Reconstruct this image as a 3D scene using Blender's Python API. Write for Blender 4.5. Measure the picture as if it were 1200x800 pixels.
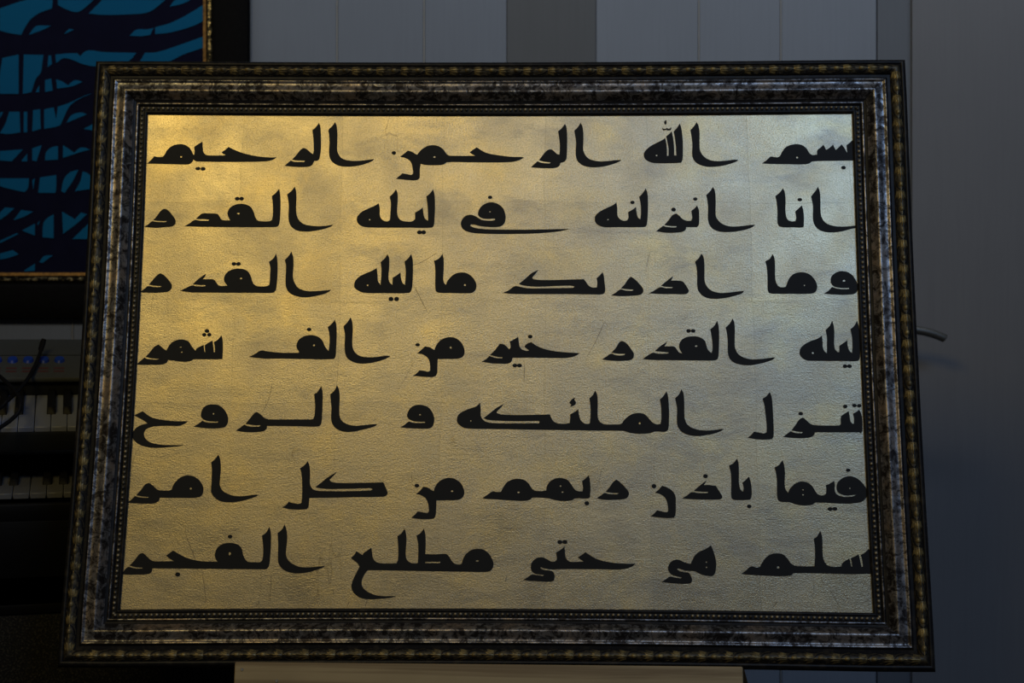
import bpy, bmesh, math, random
from mathutils import Vector, Matrix, Euler
for o in list(bpy.data.objects): bpy.data.objects.remove(o, do_unlink=True)
sc = bpy.context.scene
COL = sc.collection
R = math.radians
random.seed(7)

# ------------------------------------------------------------------ camera
CAMZ = 1.0
cam = bpy.data.objects.new('camera', bpy.data.cameras.new('camera'))
COL.objects.link(cam)
cam.location = (0, 0, CAMZ)
cam.rotation_euler = (R(90), 0, 0)
cam.data.sensor_width = 36
cam.data.lens = 54
cam.data.clip_start = 0.05
cam.data.dof.use_dof = True
cam.data.dof.focus_distance = 2.10
cam.data.dof.aperture_fstop = 7.1
sc.camera = cam

# ------------------------------------------------------------------ world, lamps, exposure
wd = bpy.data.worlds.new('world'); sc.world = wd; wd.use_nodes = True
wd.node_tree.nodes['Background'].inputs[0].default_value = (0.88, 0.90, 0.95, 1)
wd.node_tree.nodes['Background'].inputs[1].default_value = 0.030
def area(name, loc, target, size, energy, color, spread=180):
    l = bpy.data.lights.new(name, 'AREA'); l.shape = 'RECTANGLE'
    l.size, l.size_y = size; l.energy = energy; l.color = color; l.spread = R(spread)
    o = bpy.data.objects.new(name, l); COL.objects.link(o); o.location = loc
    o.rotation_euler = (Vector(target) - Vector(loc)).to_track_quat('-Z', 'Y').to_euler()
    return o
area('warm_ceiling_lamp', (-0.95, -0.2, 2.75), (-0.30, 2.15, 1.2), (1.05, 0.50), 19.0, (1.0, 0.77, 0.27))
area('cool_ceiling_lamp', (1.20, -0.2, 2.80), (0.5, 2.4, 1.3), (1.2, 0.50), 23.5, (0.355, 0.585, 1.0))
area('added_wall_wash', (0.1, 2.35, 2.85), (0.1, 3.2, 1.7), (3.4, 0.15), 5.2, (0.80, 0.90, 1.0), 76)  # unseen area light added so the back wall darkens towards the bottom
sc.view_settings.view_transform = 'Standard'
sc.view_settings.look = 'None'
sc.view_settings.gamma = 1
sc.view_settings.use_curve_mapping = False
sc.view_settings.exposure = 0.0

# ------------------------------------------------------------------ helpers
def tag(o, label=None, cat=None, group=None, kind=None):
    for k, v in (('label', label), ('category', cat), ('group', group), ('kind', kind)):
        if v: o[k] = v
    return o
def empty(name, M=None, parent=None):
    o = bpy.data.objects.new(name, None); COL.objects.link(o)
    o.empty_display_size = 0.05
    if M is not None: o.matrix_world = M
    if parent: o.parent = parent
    return o
def link(name, me, mats, parent=None, smooth=None):
    for m in (mats if isinstance(mats, (list, tuple)) else [mats]): me.materials.append(m)
    if smooth is not None:
        me.polygons.foreach_set('use_smooth', [True]*len(me.polygons))
        me.set_sharp_from_angle(angle=R(smooth))
    o = bpy.data.objects.new(name, me); COL.objects.link(o)
    if parent: o.parent = parent
    return o
def build(name, bm, mats, parent=None, smooth=None):
    me = bpy.data.meshes.new(name)
    bmesh.ops.recalc_face_normals(bm, faces=bm.faces)
    bm.to_mesh(me); bm.free()
    return link(name, me, mats, parent, smooth)
def bx(bm, x0, x1, y0, y1, z0, z1, bevel=0.0, seg=2, M=None):
    r = bmesh.ops.create_cube(bm, size=1)
    vs = r['verts']
    for v in vs:
        v.co = Vector(((x0+x1)/2+v.co.x*(x1-x0), (y0+y1)/2+v.co.y*(y1-y0), (z0+z1)/2+v.co.z*(z1-z0)))
    if bevel:
        es = list({e for v in vs for e in v.link_edges})
        rr = bmesh.ops.bevel(bm, geom=es, offset=bevel, segments=seg, affect='EDGES', profile=0.5)
        vs = list({v for v in rr['verts']} | {v for f in rr['faces'] for v in f.verts})
    if M is not None:
        for v in vs: v.co = M @ v.co
    return vs
def box(name, x0, x1, y0, y1, z0, z1, mat, parent=None, bevel=0.0, seg=2):
    bm = bmesh.new(); bx(bm, x0, x1, y0, y1, z0, z1, bevel, seg)
    return build(name, bm, mat, parent, 40 if bevel else None)
def tube_bm(bm, pts, rad, n=10, caps=True):
    pts = [Vector(p) for p in pts]; rings = []
    up = Vector((0, 0, 1)); prev = None
    for i, p in enumerate(pts):
        t = (pts[min(i+1, len(pts)-1)] - pts[max(i-1, 0)]).normalized()
        if prev is None:
            a = t.cross(up) if abs(t.dot(up)) < 0.95 else t.cross(Vector((1, 0, 0)))
        else: a = prev - t*prev.dot(t)
        a.normalize(); prev = a; b = t.cross(a)
        r = rad[i] if isinstance(rad, (list, tuple)) else rad
        rings.append([bm.verts.new(p + (a*math.cos(2*math.pi*k/n) + b*math.sin(2*math.pi*k/n))*r) for k in range(n)])
    for i in range(len(rings)-1):
        for k in range(n):
            bm.faces.new((rings[i][k], rings[i][(k+1) % n], rings[i+1][(k+1) % n], rings[i+1][k]))
    if caps: bm.faces.new(rings[0][::-1]); bm.faces.new(rings[-1])
def catmull(pts, sub=6, closed=False):
    P = [Vector(p) for p in pts]; n = len(P); out = []
    for i in range(n if closed else n-1):
        p0 = P[(i-1) % n] if closed or i > 0 else P[0]
        p1 = P[i]; p2 = P[(i+1) % n]
        p3 = P[(i+2) % n] if closed or i+2 < n else P[-1]
        for k in range(sub):
            t = k/sub
            out.append(0.5*((2*p1) + (p2-p0)*t + (2*p0-5*p1+4*p2-p3)*t*t + (3*p1-p0-3*p2+p3)*t**3))
    if not closed: out.append(P[-1])
    return out

# ------------------------------------------------------------------ materials
class NT:
    def __init__(s, name):
        s.m = bpy.data.materials.new(name); s.m.use_nodes = True
        s.t = s.m.node_tree; s.b = s.t.nodes['Principled BSDF']
    def n(s, typ, **kw):
        nd = s.t.nodes.new(typ)
        for k, v in kw.items():
            if k in nd.inputs: nd.inputs[k].default_value = v
            else: setattr(nd, k, v)
        return nd
    def l(s, a, b): s.t.links.new(a, b)
    def coord(s, scale=(1, 1, 1), loc=(0, 0, 0)):
        tc = s.n('ShaderNodeTexCoord'); mp = s.n('ShaderNodeMapping')
        mp.inputs['Scale'].default_value = scale; mp.inputs['Location'].default_value = loc
        s.l(tc.outputs['Object'], mp.inputs['Vector']); return mp.outputs[0]
    def noise(s, vec, scale, detail=4, rough=0.5, dist=0.0):
        nd = s.n('ShaderNodeTexNoise'); s.l(vec, nd.inputs['Vector'])
        nd.inputs['Scale'].default_value = scale; nd.inputs['Detail'].default_value = detail
        nd.inputs['Roughness'].default_value = rough; nd.inputs['Distortion'].default_value = dist
        return nd.outputs['Fac']
    def ramp(s, fac, stops, interp='LINEAR'):
        nd = s.n('ShaderNodeValToRGB'); nd.color_ramp.interpolation = interp
        e = nd.color_ramp.elements
        while len(e) < len(stops): e.new(0.5)
        for el, (p, c) in zip(e, stops):
            el.position = p; el.color = (c, c, c, 1) if isinstance(c, (int, float)) else (*c, 1)
        s.l(fac, nd.inputs[0]); return nd.outputs[0]
    def mix(s, fac, a, b, mode='MIX'):
        nd = s.n('ShaderNodeMix', data_type='RGBA', blend_type=mode)
        for src, idx in ((fac, 0), (a, 6), (b, 7)):
            if hasattr(src, 'links'): s.l(src, nd.inputs[idx])
            elif idx == 0: nd.inputs[0].default_value = src
            else: nd.inputs[idx].default_value = (*src, 1)
        return nd.outputs[2]
    def bump(s, h, strength, dist=0.001, normal=None):
        nd = s.n('ShaderNodeBump'); nd.inputs['Strength'].default_value = strength
        nd.inputs['Distance'].default_value = dist; s.l(h, nd.inputs['Height'])
        if normal is not None: s.l(normal, nd.inputs['Normal'])
        return nd.outputs[0]
    def set(s, **kw):
        for k, v in kw.items():
            k = {'color': 'Base Color', 'rough': 'Roughness', 'metal': 'Metallic', 'normal': 'Normal',
                 'spec': 'Specular IOR Level', 'coat': 'Coat Weight'}.get(k, k)
            i = s.b.inputs[k]
            if hasattr(v, 'links'): s.l(v, i)
            elif isinstance(v, tuple): i.default_value = (*v, 1)
            else: i.default_value = v
        return s.m
def simple(name, color, rough=0.5, metal=0.0, var=0.15, scale=40, bump=0.0, spec=0.5):
    t = NT(name); v = t.coord()
    f = t.noise(v, scale, 5)
    c = t.mix(f, tuple(x*(1-var) for x in color), tuple(min(1, x*(1+var)) for x in color))
    kw = dict(color=c, rough=rough, metal=metal, spec=spec)
    if bump: kw['normal'] = t.bump(f, bump, 0.001)
    return t.set(**kw)

def wall_mat(name, color, seed=0, grad=0.0):
    t = NT(name); v = t.coord(loc=(seed, seed*2.3, 0))
    big = t.noise(v, 2.3, 4, 0.55); fine = t.noise(v, 260, 3)
    c = t.mix(big, tuple(x*0.86 for x in color), tuple(x*1.12 for x in color))
    st = NT.noise(t, t.coord(scale=(30, 30, 1.0)), 6, 3)
    c = t.mix(t.ramp(st, [(0.4, 0.0), (0.7, 0.25)]), c, tuple(x*0.8 for x in color))
    return t.set(color=c, rough=0.7, normal=t.bump(fine, 0.15, 0.0006), spec=0.3)
M_panel_a = wall_mat('pale_grey_cladding', (0.147, 0.159, 0.186), 1)  # cladding colours darkened and blued to stand in for light falloff
M_panel_b = wall_mat('taupe_cladding', (0.090, 0.090, 0.093), 5)
M_panel_c = wall_mat('cool_grey_cladding', (0.174, 0.186, 0.213), 9)
M_plaster = wall_mat('grey_plaster', (0.139, 0.133, 0.135), 13)
M_return = wall_mat('return_shade_plaster', (0.108, 0.112, 0.123), 17)  # shade of the pier's return put into a darker, bluer colour
M_joint = simple('joint_plastic', (0.204, 0.192, 0.180), 0.6)
M_floor = simple('dark_floor', (0.05, 0.045, 0.04), 0.45, var=0.3, scale=6)

def leaf_mat():
    t = NT('gold_leaf')
    v = t.coord()
    # leaf squares laid in rows, with soft and crooked seams
    warp = t.n('ShaderNodeTexNoise'); t.l(v, warp.inputs['Vector']); warp.inputs['Scale'].default_value = 9
    wm = t.n('ShaderNodeVectorMath', operation='MULTIPLY_ADD')
    t.l(warp.outputs['Color'], wm.inputs[0]); wm.inputs[1].default_value = (0.012, 0.012, 0); t.l(v, wm.inputs[2])
    br = t.n('ShaderNodeTexBrick'); t.l(wm.outputs[0], br.inputs['Vector'])
    br.offset = 0.0; br.inputs['Scale'].default_value = 1
    br.inputs['Brick Width'].default_value = 0.143; br.inputs['Row Height'].default_value = 0.143
    br.inputs['Mortar Size'].default_value = 0.0007; br.inputs['Mortar Smooth'].default_value = 0.6
    br.inputs['Color1'].default_value = (0.58, 0.48, 0.305, 1)
    br.inputs['Color2'].default_value = (0.72, 0.59, 0.36, 1)
    br.inputs['Mortar'].default_value = (0.50, 0.41, 0.25, 1)
    col = br.outputs['Color']
    blot = t.noise(v, 8.0, 7, 0.65, 0.6)
    col = t.mix(t.ramp(blot, [(0.38, 0.0), (0.70, 0.6)]), col, (0.42, 0.38, 0.31))
    bl2 = t.noise(t.coord(loc=(3, 1, 0)), 11, 6, 0.65, 0.3)
    col = t.mix(t.ramp(bl2, [(0.50, 0.0), (0.72, 0.8)]), col, (0.74, 0.57, 0.27))
    stain = t.noise(t.coord(scale=(0.55, 1.35, 1), loc=(7, 2, 0)), 13, 8, 0.74, 0.5)
    col = t.mix(t.ramp(stain, [(0.50, 0.0), (0.66, 0.62)]), col, (0.33, 0.30, 0.25))
    grain = t.noise(v, 520, 3, 0.6)
    col = t.mix(t.ramp(grain, [(0.30, 0.55), (0.58, 0.0)]), col, (0.25, 0.2, 0.11))
    # thin cracks
    ck = t.noise(t.coord(scale=(1, 0.35, 1), loc=(1.7, 4, 0)), 6.5, 3, 0.5, 1.4)
    ca = t.n('ShaderNodeMath', operation='SUBTRACT'); t.l(ck, ca.inputs[0]); ca.inputs[1].default_value = 0.5
    cb = t.n('ShaderNodeMath', operation='ABSOLUTE'); t.l(ca.outputs[0], cb.inputs[0])
    msk = t.noise(t.coord(loc=(9, 9, 0)), 8, 2)
    cc = t.ramp(cb.outputs[0], [(0.0, 0.55), (0.0022, 0.0)])
    cm = t.n('ShaderNodeMath', operation='MULTIPLY'); t.l(cc, cm.inputs[0]); t.l(t.ramp(msk, [(0.55, 0.0), (0.62, 1.0)]), cm.inputs[1])
    col = t.mix(cm.outputs[0], col, (0.22, 0.18, 0.12))
    rr = t.ramp(t.noise(t.coord(loc=(2, 5, 0)), 14, 5), [(0.3, 0.35), (0.7, 0.47)])
    wr = t.noise(t.coord(scale=(1, 1.7, 1)), 70, 6, 0.7, 0.6)
    nb = t.bump(wr, 0.42, 0.0007)
    nb = t.bump(grain, 0.75, 0.0005, nb)
    return t.set(color=col, rough=rr, metal=0.88, normal=nb)
M_leaf = leaf_mat()
def ink():
    t = NT('black_lettering'); v = t.coord()
    return t.set(color=t.mix(t.noise(v, 30, 4), (0.0095, 0.0095, 0.010), (0.013, 0.013, 0.014)), rough=0.6, spec=0.16,
                 normal=t.bump(t.noise(v, 500, 2), 0.2, 0.0003))
M_ink = ink()
def silver():
    t = NT('antique_silver_bronze'); v = t.coord()
    a = t.noise(v, 85, 8, 0.78, 0.8); b = t.noise(t.coord(loc=(4, 4, 1)), 26, 6, 0.65)
    c = t.mix(t.ramp(b, [(0.40, 0.0), (0.65, 1.0)]), (0.35, 0.345, 0.355), (0.36, 0.285, 0.225))
    m = t.n('ShaderNodeMath', operation='ADD'); t.l(a, m.inputs[0])
    m2 = t.n('ShaderNodeMath', operation='MULTIPLY'); t.l(b, m2.inputs[0]); m2.inputs[1].default_value = 0.35
    t.l(m2.outputs[0], m.inputs[1])
    c = t.mix(t.ramp(m.outputs[0], [(0.62, 0.95), (0.76, 0.0)]), c, (0.018, 0.013, 0.012))
    return t.set(color=c, rough=t.ramp(a, [(0.3, 0.52), (0.7, 0.32)]), metal=0.85, normal=t.bump(a, 0.5, 0.0008))
M_silver = silver()
def darkframe():
    t = NT('dark_bronze_lacquer'); v = t.coord()
    a = t.noise(v, 70, 6, 0.65)
    c = t.mix(t.ramp(a, [(0.5, 0.0), (0.75, 1.0)]), (0.007, 0.0065, 0.0075), (0.035, 0.028, 0.02))
    return t.set(color=c, rough=0.5, metal=0.0, normal=t.bump(a, 0.3, 0.0005), spec=0.22)
M_dark = darkframe()
def gilt(name, g, d, lo, hi, metal=0.85, rough=0.4):
    t = NT(name); v = t.coord(); oi = t.n('ShaderNodeObjectInfo')
    vm = t.n('ShaderNodeVectorMath', operation='ADD'); t.l(v, vm.inputs[0]); t.l(oi.outputs['Location'], vm.inputs[1])
    a = t.noise(vm.outputs[0], 110, 5, 0.6)
    c = t.mix(t.ramp(a, [(lo, 0.0), (hi, 1.0)]), d, g)
    return t.set(color=c, rough=rough, metal=metal, normal=t.bump(a, 0.4, 0.0004))
M_gilt = gilt('worn_gilding', (0.33, 0.245, 0.10), (0.09, 0.07, 0.038), 0.36, 0.62, 0.45, 0.5)
M_scroll = gilt('faint_gilding', (0.12, 0.095, 0.055), (0.02, 0.017, 0.013), 0.40, 0.68, 0.45, 0.5)
M_band = gilt('dull_gilt_ground', (0.085, 0.066, 0.036), (0.012, 0.010, 0.008), 0.42, 0.66, 0.3, 0.55)
M_bead = gilt('bead_gilding', (0.40, 0.32, 0.20), (0.06, 0.05, 0.04), 0.38, 0.60, 0.5)
def wood(name, a, b, axis=0):
    t = NT(name); s = [1, 1, 1]; sc_ = [38, 38, 38]; sc_[axis] = 0.9
    v = t.coord(scale=tuple(sc_))
    f = t.noise(v, 2.2, 5, 0.6, 0.4)
    c = t.mix(t.ramp(f, [(0.41, 0.0), (0.58, 1.0)]), a, b)
    k = t.noise(t.coord(), 9, 3)
    c = t.mix(t.ramp(k, [(0.5, 0.0), (0.8, 0.5)]), c, tuple(x*0.6 for x in b))
    return t.set(color=c, rough=0.65, normal=t.bump(f, 0.25, 0.0008), spec=0.25)
M_pine = wood('pine_wood', (0.20, 0.14, 0.075), (0.33, 0.25, 0.14), 0)
M_pine_v = wood('pine_wood_upright', (0.30, 0.215, 0.12), (0.47, 0.36, 0.22), 1)
M_navy = simple('navy_paint', (0.004, 0.004, 0.013), 0.8, var=0.3, scale=25, spec=0.04)
def blue():
    t = NT('teal_blue_paint'); v = t.coord()
    f = t.noise(v, 3.0, 4); f2 = t.noise(t.coord(scale=(1, 1, 14)), 40, 3)
    c = t.mix(f, (0.003, 0.058, 0.145), (0.003, 0.083, 0.152))
    c = t.mix(t.ramp(f2, [(0.4, 0.0), (0.7, 0.25)]), c, (0.002, 0.06, 0.12))
    return t.set(color=c, rough=0.8, spec=0.05)
M_blue = blue()
M_blackframe = simple('black_stained_wood', (0.0035, 0.0030, 0.0028), 0.7, var=0.4, scale=90, bump=0.2, spec=0.04)
M_goldline = gilt('gold_slip', (0.26, 0.13, 0.03), (0.10, 0.05, 0.015), 0.35, 0.6, 0.6, 0.5)
M_glint = gilt('sequin_gilding', (0.55, 0.45, 0.25), (0.02, 0.018, 0.015), 0.48, 0.60, 0.8, 0.35)
M_whitekey = simple('dimmed_white_key_plastic', (0.17, 0.185, 0.245), 0.5, var=0.05)  # white keys, with the weaker light painted in as a dark bluish colour
M_whitekey2 = simple('dimmer_white_key_plastic', (0.095, 0.095, 0.10), 0.5, var=0.05)  # lower white keys, darkened further in colour for the dimmer light there
M_blackkey = simple('black_key_plastic', (0.006, 0.006, 0.007), 0.5, var=0.1, spec=0.12)
M_kbody = simple('grey_keyboard_shell', (0.043, 0.047, 0.050), 0.6, var=0.15, scale=20)
M_kdark = simple('dark_keyboard_shell', (0.010, 0.011, 0.012), 0.6, var=0.2, spec=0.15)
M_button = simple('blue_button_plastic', (0.004, 0.035, 0.34), 0.5, var=0.1)
M_redmark = simple('dark_red_print', (0.07, 0.02, 0.02), 0.6, var=0.1)
M_gloss = simple('black_piano_lacquer', (0.003, 0.003, 0.0035), 0.45, var=0.2, scale=8, spec=0.08)
M_vinyl = NT('black_speckled_vinyl')
_v = M_vinyl.coord(); _f = M_vinyl.noise(_v, 340, 2)
M_vinyl = M_vinyl.set(color=M_vinyl.mix(M_vinyl.ramp(_f, [(0.5, 0.0), (0.7, 1.0)]), (0.005, 0.005, 0.006), (0.030, 0.028, 0.026)), rough=0.6,
                      normal=M_vinyl.bump(_f, 0.8, 0.001), spec=0.12)
M_rubber = simple('black_rubber', (0.006, 0.006, 0.008), 0.6, var=0.2, spec=0.1)
M_rod = simple('dark_brushed_metal', (0.10, 0.095, 0.085), 0.4, 0.6, var=0.2)
M_screw = simple('zinc_screw', (0.35, 0.35, 0.36), 0.4, 0.8)

# ------------------------------------------------------------------ setting
WY = 3.20                                     # back wall plane
def struct(o): o['kind'] = 'structure'; return o
struct(box('floor', -3.2, 2.4, -1.2, WY+0.12, -0.05, 0, M_floor))
wb = struct(box('wall_back', -3.2, 0.84, WY+0.010, WY+0.10, 0.0, 2.9, M_joint))
def wx(px, y=WY): return (px-600)/1800*y
edges = [-1320, -1214, -1108, -1002, -896, -790, -684, -578, -472, -366, -260, -154, -20, 85, 190, 293, 395, 497, 594, 698.5, 819, 915, 1028]
for i in range(len(edges)-1):
    a, b = edges[i], edges[i+1]
    mt = M_panel_b if i == 18 else (M_panel_c if i > 18 else M_panel_a)
    ga = 0.0003 if a in (594, 698.5) else 0.0018; gb = 0.0003 if b in (594, 698.5) else 0.0018
    box('panel', wx(a)+ga, wx(b)-gb, WY-0.004 if i == 18 else WY, WY+0.010, 0.0, 2.9, mt, wb, 0.0012, 1)
for a in edges[1:-1]:
    if a in (594, 698.5): continue
    box('joint_strip', wx(a)-0.0016, wx(a)+0.0016, WY-0.0016, WY+0.0095, 0.0, 2.9, M_joint, wb, 0.0006, 1)
# the projecting plastered pier to the right: a flat strip coloured darker for the return's shade, then a flat face
RX0, RX1 = wx(1028), wx(1069, WY-0.012)
bm = bmesh.new()
def prism(bm, pl, z0, z1):
    lo = [bm.verts.new((x, y, z0)) for x, y in pl]; hi = [bm.verts.new((x, y, z1)) for x, y in pl]
    n = len(pl)
    for i in range(n): bm.faces.new((lo[i], lo[(i+1) % n], hi[(i+1) % n], hi[i]))
    bm.faces.new(lo[::-1]); bm.faces.new(hi)
prism(bm, [(RX1, WY-0.012), (2.4, WY-0.012), (2.4, WY+0.1), (RX1, WY+0.1)], 0, 2.9)
struct(build('wall_right', bm, M_plaster))
struct(box('shade_strip_1', RX0+0.0005, RX1+0.002, WY-0.001, WY+0.009, 0, 2.9, M_return))

# ------------------------------------------------------------------ the framed calligraphy
AX = Vector((0.99984, -0.01775, -0.00142)); AY = Vector((0.00499, 0.20293, 0.97918)); AN = Vector((-0.0171, -0.97903, 0.20298))
O = Vector((-0.5225, 2.04901, -0.35744 + CAMZ))
LM = Matrix(((AX.x, AY.x, AN.x, O.x), (AX.y, AY.y, AN.y, O.y), (AX.z, AY.z, AN.z, O.z), (0, 0, 0, 1)))
W, H = 1.0, 0.69558
pic = empty('framed_calligraphy', LM)
tag(pic, 'large gold leaf panel with seven lines of black Arabic calligraphy in an ornate dark frame', 'picture')
box('gold_leaf_panel', -0.006, W+0.006, -0.006, H+0.006, -0.004, 0.0, M_leaf, pic)
# profile: (distance outward from the sight edge, height) in mm; material 0 dark, 1 silver
PROF = [((0.0, -1.0), 0, 1), ((0.0, 3.0), 0, 1), ((2.0, 5.0), 0, 0), ((4.2, 4.6), 0, 1), ((5.0, 3.2), 0, 1), ((10.2, 3.6), 0, 1), ((11.2, 6.2), 0, 1),
        ((12.6, 7.8), 1, 0), ((14.0, 8.2), 1, 0), ((15.2, 7.4), 0, 1), ((16.0, 6.0), 0, 1), ((19.5, 8.0), 1, 0), ((22.5, 12.0), 1, 0), ((25.0, 16.3), 1, 0), ((27.3, 19.0), 1, 0),
        ((29.8, 19.8), 1, 0), ((33.2, 18.8), 1, 0), ((37.2, 17.3), 1, 0), ((41.0, 16.9), 1, 0), ((43.2, 18.2), 1, 0), ((45.0, 18.8), 0, 0), ((46.4, 17.4), 0, 1), ((48.0, 15.5), 0, 1), ((52.0, 15.0), 0, 1), ((54.0, 18.0), 2, 0),
        ((57.0, 21.2), 2, 0), ((60.0, 22.3), 2, 0), ((63.0, 21.4), 2, 0), ((66.0, 18.0), 0, 1), ((67.5, 17.0), 0, 1), ((68.5, 18.6), 0, 0), ((70.5, 19.0), 0, 1), ((73.5, 16.5), 0, 0), ((75.2, 13.0), 0, 1), ((76.0, 8.0), 0, 1), ((76.0, -14.0), 0, 1),
        ((4.0, -14.0), 0, 1)]
def prof_pts():
    out = []; n = len(PROF)
    i = 0
    while i < n-1:
        j = i+1
        while not PROF[j][2] and j < n-1: j += 1
        seg = [PROF[k][0] for k in range(i, j+1)]; ms = [PROF[k][1] for k in range(i, j+1)]
        if len(seg) == 2: out.append((seg[0], ms[0]))
        else:
            sub = 4
            cp = catmull([(x, y, 0) for x, y in seg], sub)
            for k, p in enumerate(cp[:-1]): out.append(((p.x, p.y), ms[k//sub]))
        i = j
    out.append((PROF[-1][0], 0))
    return out
PP = prof_pts()
def prof_h(u):
    best = 0.0
    for (a, _), (b, _) in zip(PP[:-1], PP[1:]):
        if a[0] <= u <= b[0] and b[0] > a[0]:
            return a[1] + (b[1]-a[1])*(u-a[0])/(b[0]-a[0])
    return best
# each rail: local frame (start corner, direction, outward), clockwise seen from the front
SIDES = {'top': (Vector((0, H, 0)), Vector((1, 0, 0)), Vector((0, 1, 0)), W),
         'right': (Vector((W, H, 0)), Vector((0, -1, 0)), Vector((1, 0, 0)), H),
         'bottom': (Vector((W, 0, 0)), Vector((-1, 0, 0)), Vector((0, -1, 0)), W),
         'left': (Vector((0, 0, 0)), Vector((0, 1, 0)), Vector((-1, 0, 0)), H)}
# carved leaf motif, in mm: s along the rail, v across it
def carved_motif():
    bm = bmesh.new()
    U0 = 60.0
    def dome(poly, hgt, mi, rim=0.3, c=None):
        n = len(poly)
        cx = sum(p[0] for p in poly)/n if c is None else c[0]; cy = sum(p[1] for p in poly)/n if c is None else c[1]
        P = lambda s, v, h: bm.verts.new((s/1000, v*1.28/1000, (prof_h(U0+v*1.28)+h)/1000))
        r0 = [P(s, v, -0.6) for s, v in poly]; r1 = [P(s, v, rim) for s, v in poly]
        r2 = [P(cx+(s-cx)*0.6, cy+(v-cy)*0.55, hgt*0.9) for s, v in poly]; ce = P(cx, cy, hgt)
        for i in range(n):
            j = (i+1) % n
            for q in ((r0[i], r0[j], r1[j], r1[i]), (r1[i], r1[j], r2[j], r2[i]), (r2[i], r2[j], ce)):
                f = bm.faces.new(q); f.material_index = mi
    def blade(p0, p1, w, hgt, mi):
        (s0, v0), (s1, v1) = p0, p1; L = math.hypot(s1-s0, v1-v0); dx, dy = (s1-s0)/L, (v1-v0)/L
        pts = []
        for t, k in ((0, 0.75), (0.3, 1.0), (0.62, 0.62), (1.0, 0.0)): pts.append((s0+dx*L*t-dy*w*k, v0+dy*L*t+dx*w*k))
        for t, k in ((0.62, 0.62), (0.3, 1.0), (0, 0.75)): pts.append((s0+dx*L*t+dy*w*k, v0+dy*L*t-dx*w*k))
        dome(pts[::-1], hgt, mi, 0.25)
    dome([(0.2, -4.4), (5, -4.7), (9, -5.2), (9, -3.4), (12, -2.6), (10, -1.0), (14, -0.5), (14, 0.5), (10, 1.0), (12, 2.6), (9, 3.4), (9, 5.2), (5, 4.7), (0.2, 4.4)], 0.7, 0, 0.35, c=(5, 0))
    blade((0.4, 0), (20, 0), 1.25, 1.9, 0)
    for sg in (1, -1):
        blade((0.6, 1.9*sg), (14.5, 3.1*sg), 0.95, 1.6, 0)
        blade((0.8, 3.4*sg), (12.0, 5.9*sg), 0.8, 1.3, 0)
    dome([(17, -0.4), (34.6, -0.4), (34.6, 0.4), (17, 0.4)], 0.8, 0)
    dome([(26+4.2*math.cos(a*math.pi/5), 2.5*math.sin(a*math.pi/5)) for a in range(10)], 2.5, 0)
    for sg in (1, -1):
        cen = [(21.5, 5.6), (25.0, 5.5), (28.5, 5.0), (31.8, 3.9), (34.0, 2.2), (35.0, 0.9)]
        for k in range(5):
            (s0, v0), (s1, v1) = cen[k], cen[k+1]
            q = [(s0, (v0-0.35)*sg), (s1, (v1-0.35)*sg), (s1+0.2, (v1+0.35)*sg), (s0+0.2, (v0+0.35)*sg)]
            dome(q if sg > 0 else q[::-1], 0.9, 1, 0.4)
            q = [(s0-0.9, (v0-1.6)*sg), (s1-1.1, (v1-1.5)*sg if k < 4 else 0.0), (s1-0.1, (v1-0.45)*sg), (s0, (v0-0.45)*sg)]
            dome(q if sg > 0 else q[::-1], 0.45, 2, 0.2)
        blade((14, 4.3*sg), (21.5, 5.4*sg), 0.45, 0.7, 1)
    me = bpy.data.meshes.new('carved_leaf')
    bmesh.ops.recalc_face_normals(bm, faces=bm.faces)
    bm.to_mesh(me); bm.free()
    me.materials.append(M_gilt); me.materials.append(M_scroll); me.materials.append(M_dark)
    me.polygons.foreach_set('use_smooth', [True]*len(me.polygons)); me.set_sharp_from_angle(angle=R(50))
    return me
motif = carved_motif()
BOW = {'top': 0.0028, 'right': 0.0024, 'bottom': 0.0035, 'left': 0.0044}   # inward bow added to the rails to follow lens pincushion distortion
for side, (st, d, ou, Ln) in SIDES.items():
    bow = lambda x, B=BOW[side], L_=Ln: -ou*B*4*max(0.0, min(1.0, x/L_))*(1-max(0.0, min(1.0, x/L_)))
    bm = bmesh.new(); prev = None
    NS = 16
    for (u, h), mi in PP:
        um, hm = u/1000, h/1000; row = []
        for q in range(NS+1):
            x = -um+(Ln+2*um)*q/NS
            row.append(bm.verts.new(st + d*x + ou*um + Vector((0, 0, hm)) + bow(x)))
        if prev:
            for q in range(NS):
                f = bm.faces.new((prev[0][q], prev[0][q+1], row[q+1], row[q])); f.material_index = prev[1]
        prev = (row, mi)
    rail = build('rail', bm, [M_dark, M_silver, M_band], pic, 32)
    # beading: a strand of small pearls
    bm = bmesh.new(); n = int(Ln/0.00695); off = 0.0075
    k = 0; total = Ln+2*off-0.004; n = int(total/0.00695)
    for k in range(n+1):
        xx = -off+0.002+total*k/n
        c = st + d*xx + ou*off + Vector((0, 0, 0.0046)) + bow(xx)
        r = bmesh.ops.create_uvsphere(bm, u_segments=8, v_segments=5, radius=0.0021)
        for v in r['verts']: v.co = c + d*(v.co.x*1.12) + ou*v.co.y + Vector((0, 0, v.co.z))
    bd = build('beading', bm, M_bead, rail, 60); bd['kind'] = 'stuff'
    # carved leaves
    u0 = 0.060; span = Ln + 2*u0 - 0.010; n = round(span/0.0352); step = span/n
    for k in range(n):
        p = st + d*(-u0+0.005+k*step) + ou*0.0
        z = Vector((0, 0, 1))
        m = bpy.data.objects.new('carved_leaf', motif); COL.objects.link(m); m.parent = rail
        q = p + ou*u0 + bow(-u0+0.005+(k+0.5)*step)
        m.matrix_local = Matrix(((d.x, ou.x, 0, q.x), (d.y, ou.y, 0, q.y), (0, 0, 1, 0), (0, 0, 0, 1))) @ Matrix.Diagonal((step/0.0352, 1, 1, 1))
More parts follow.
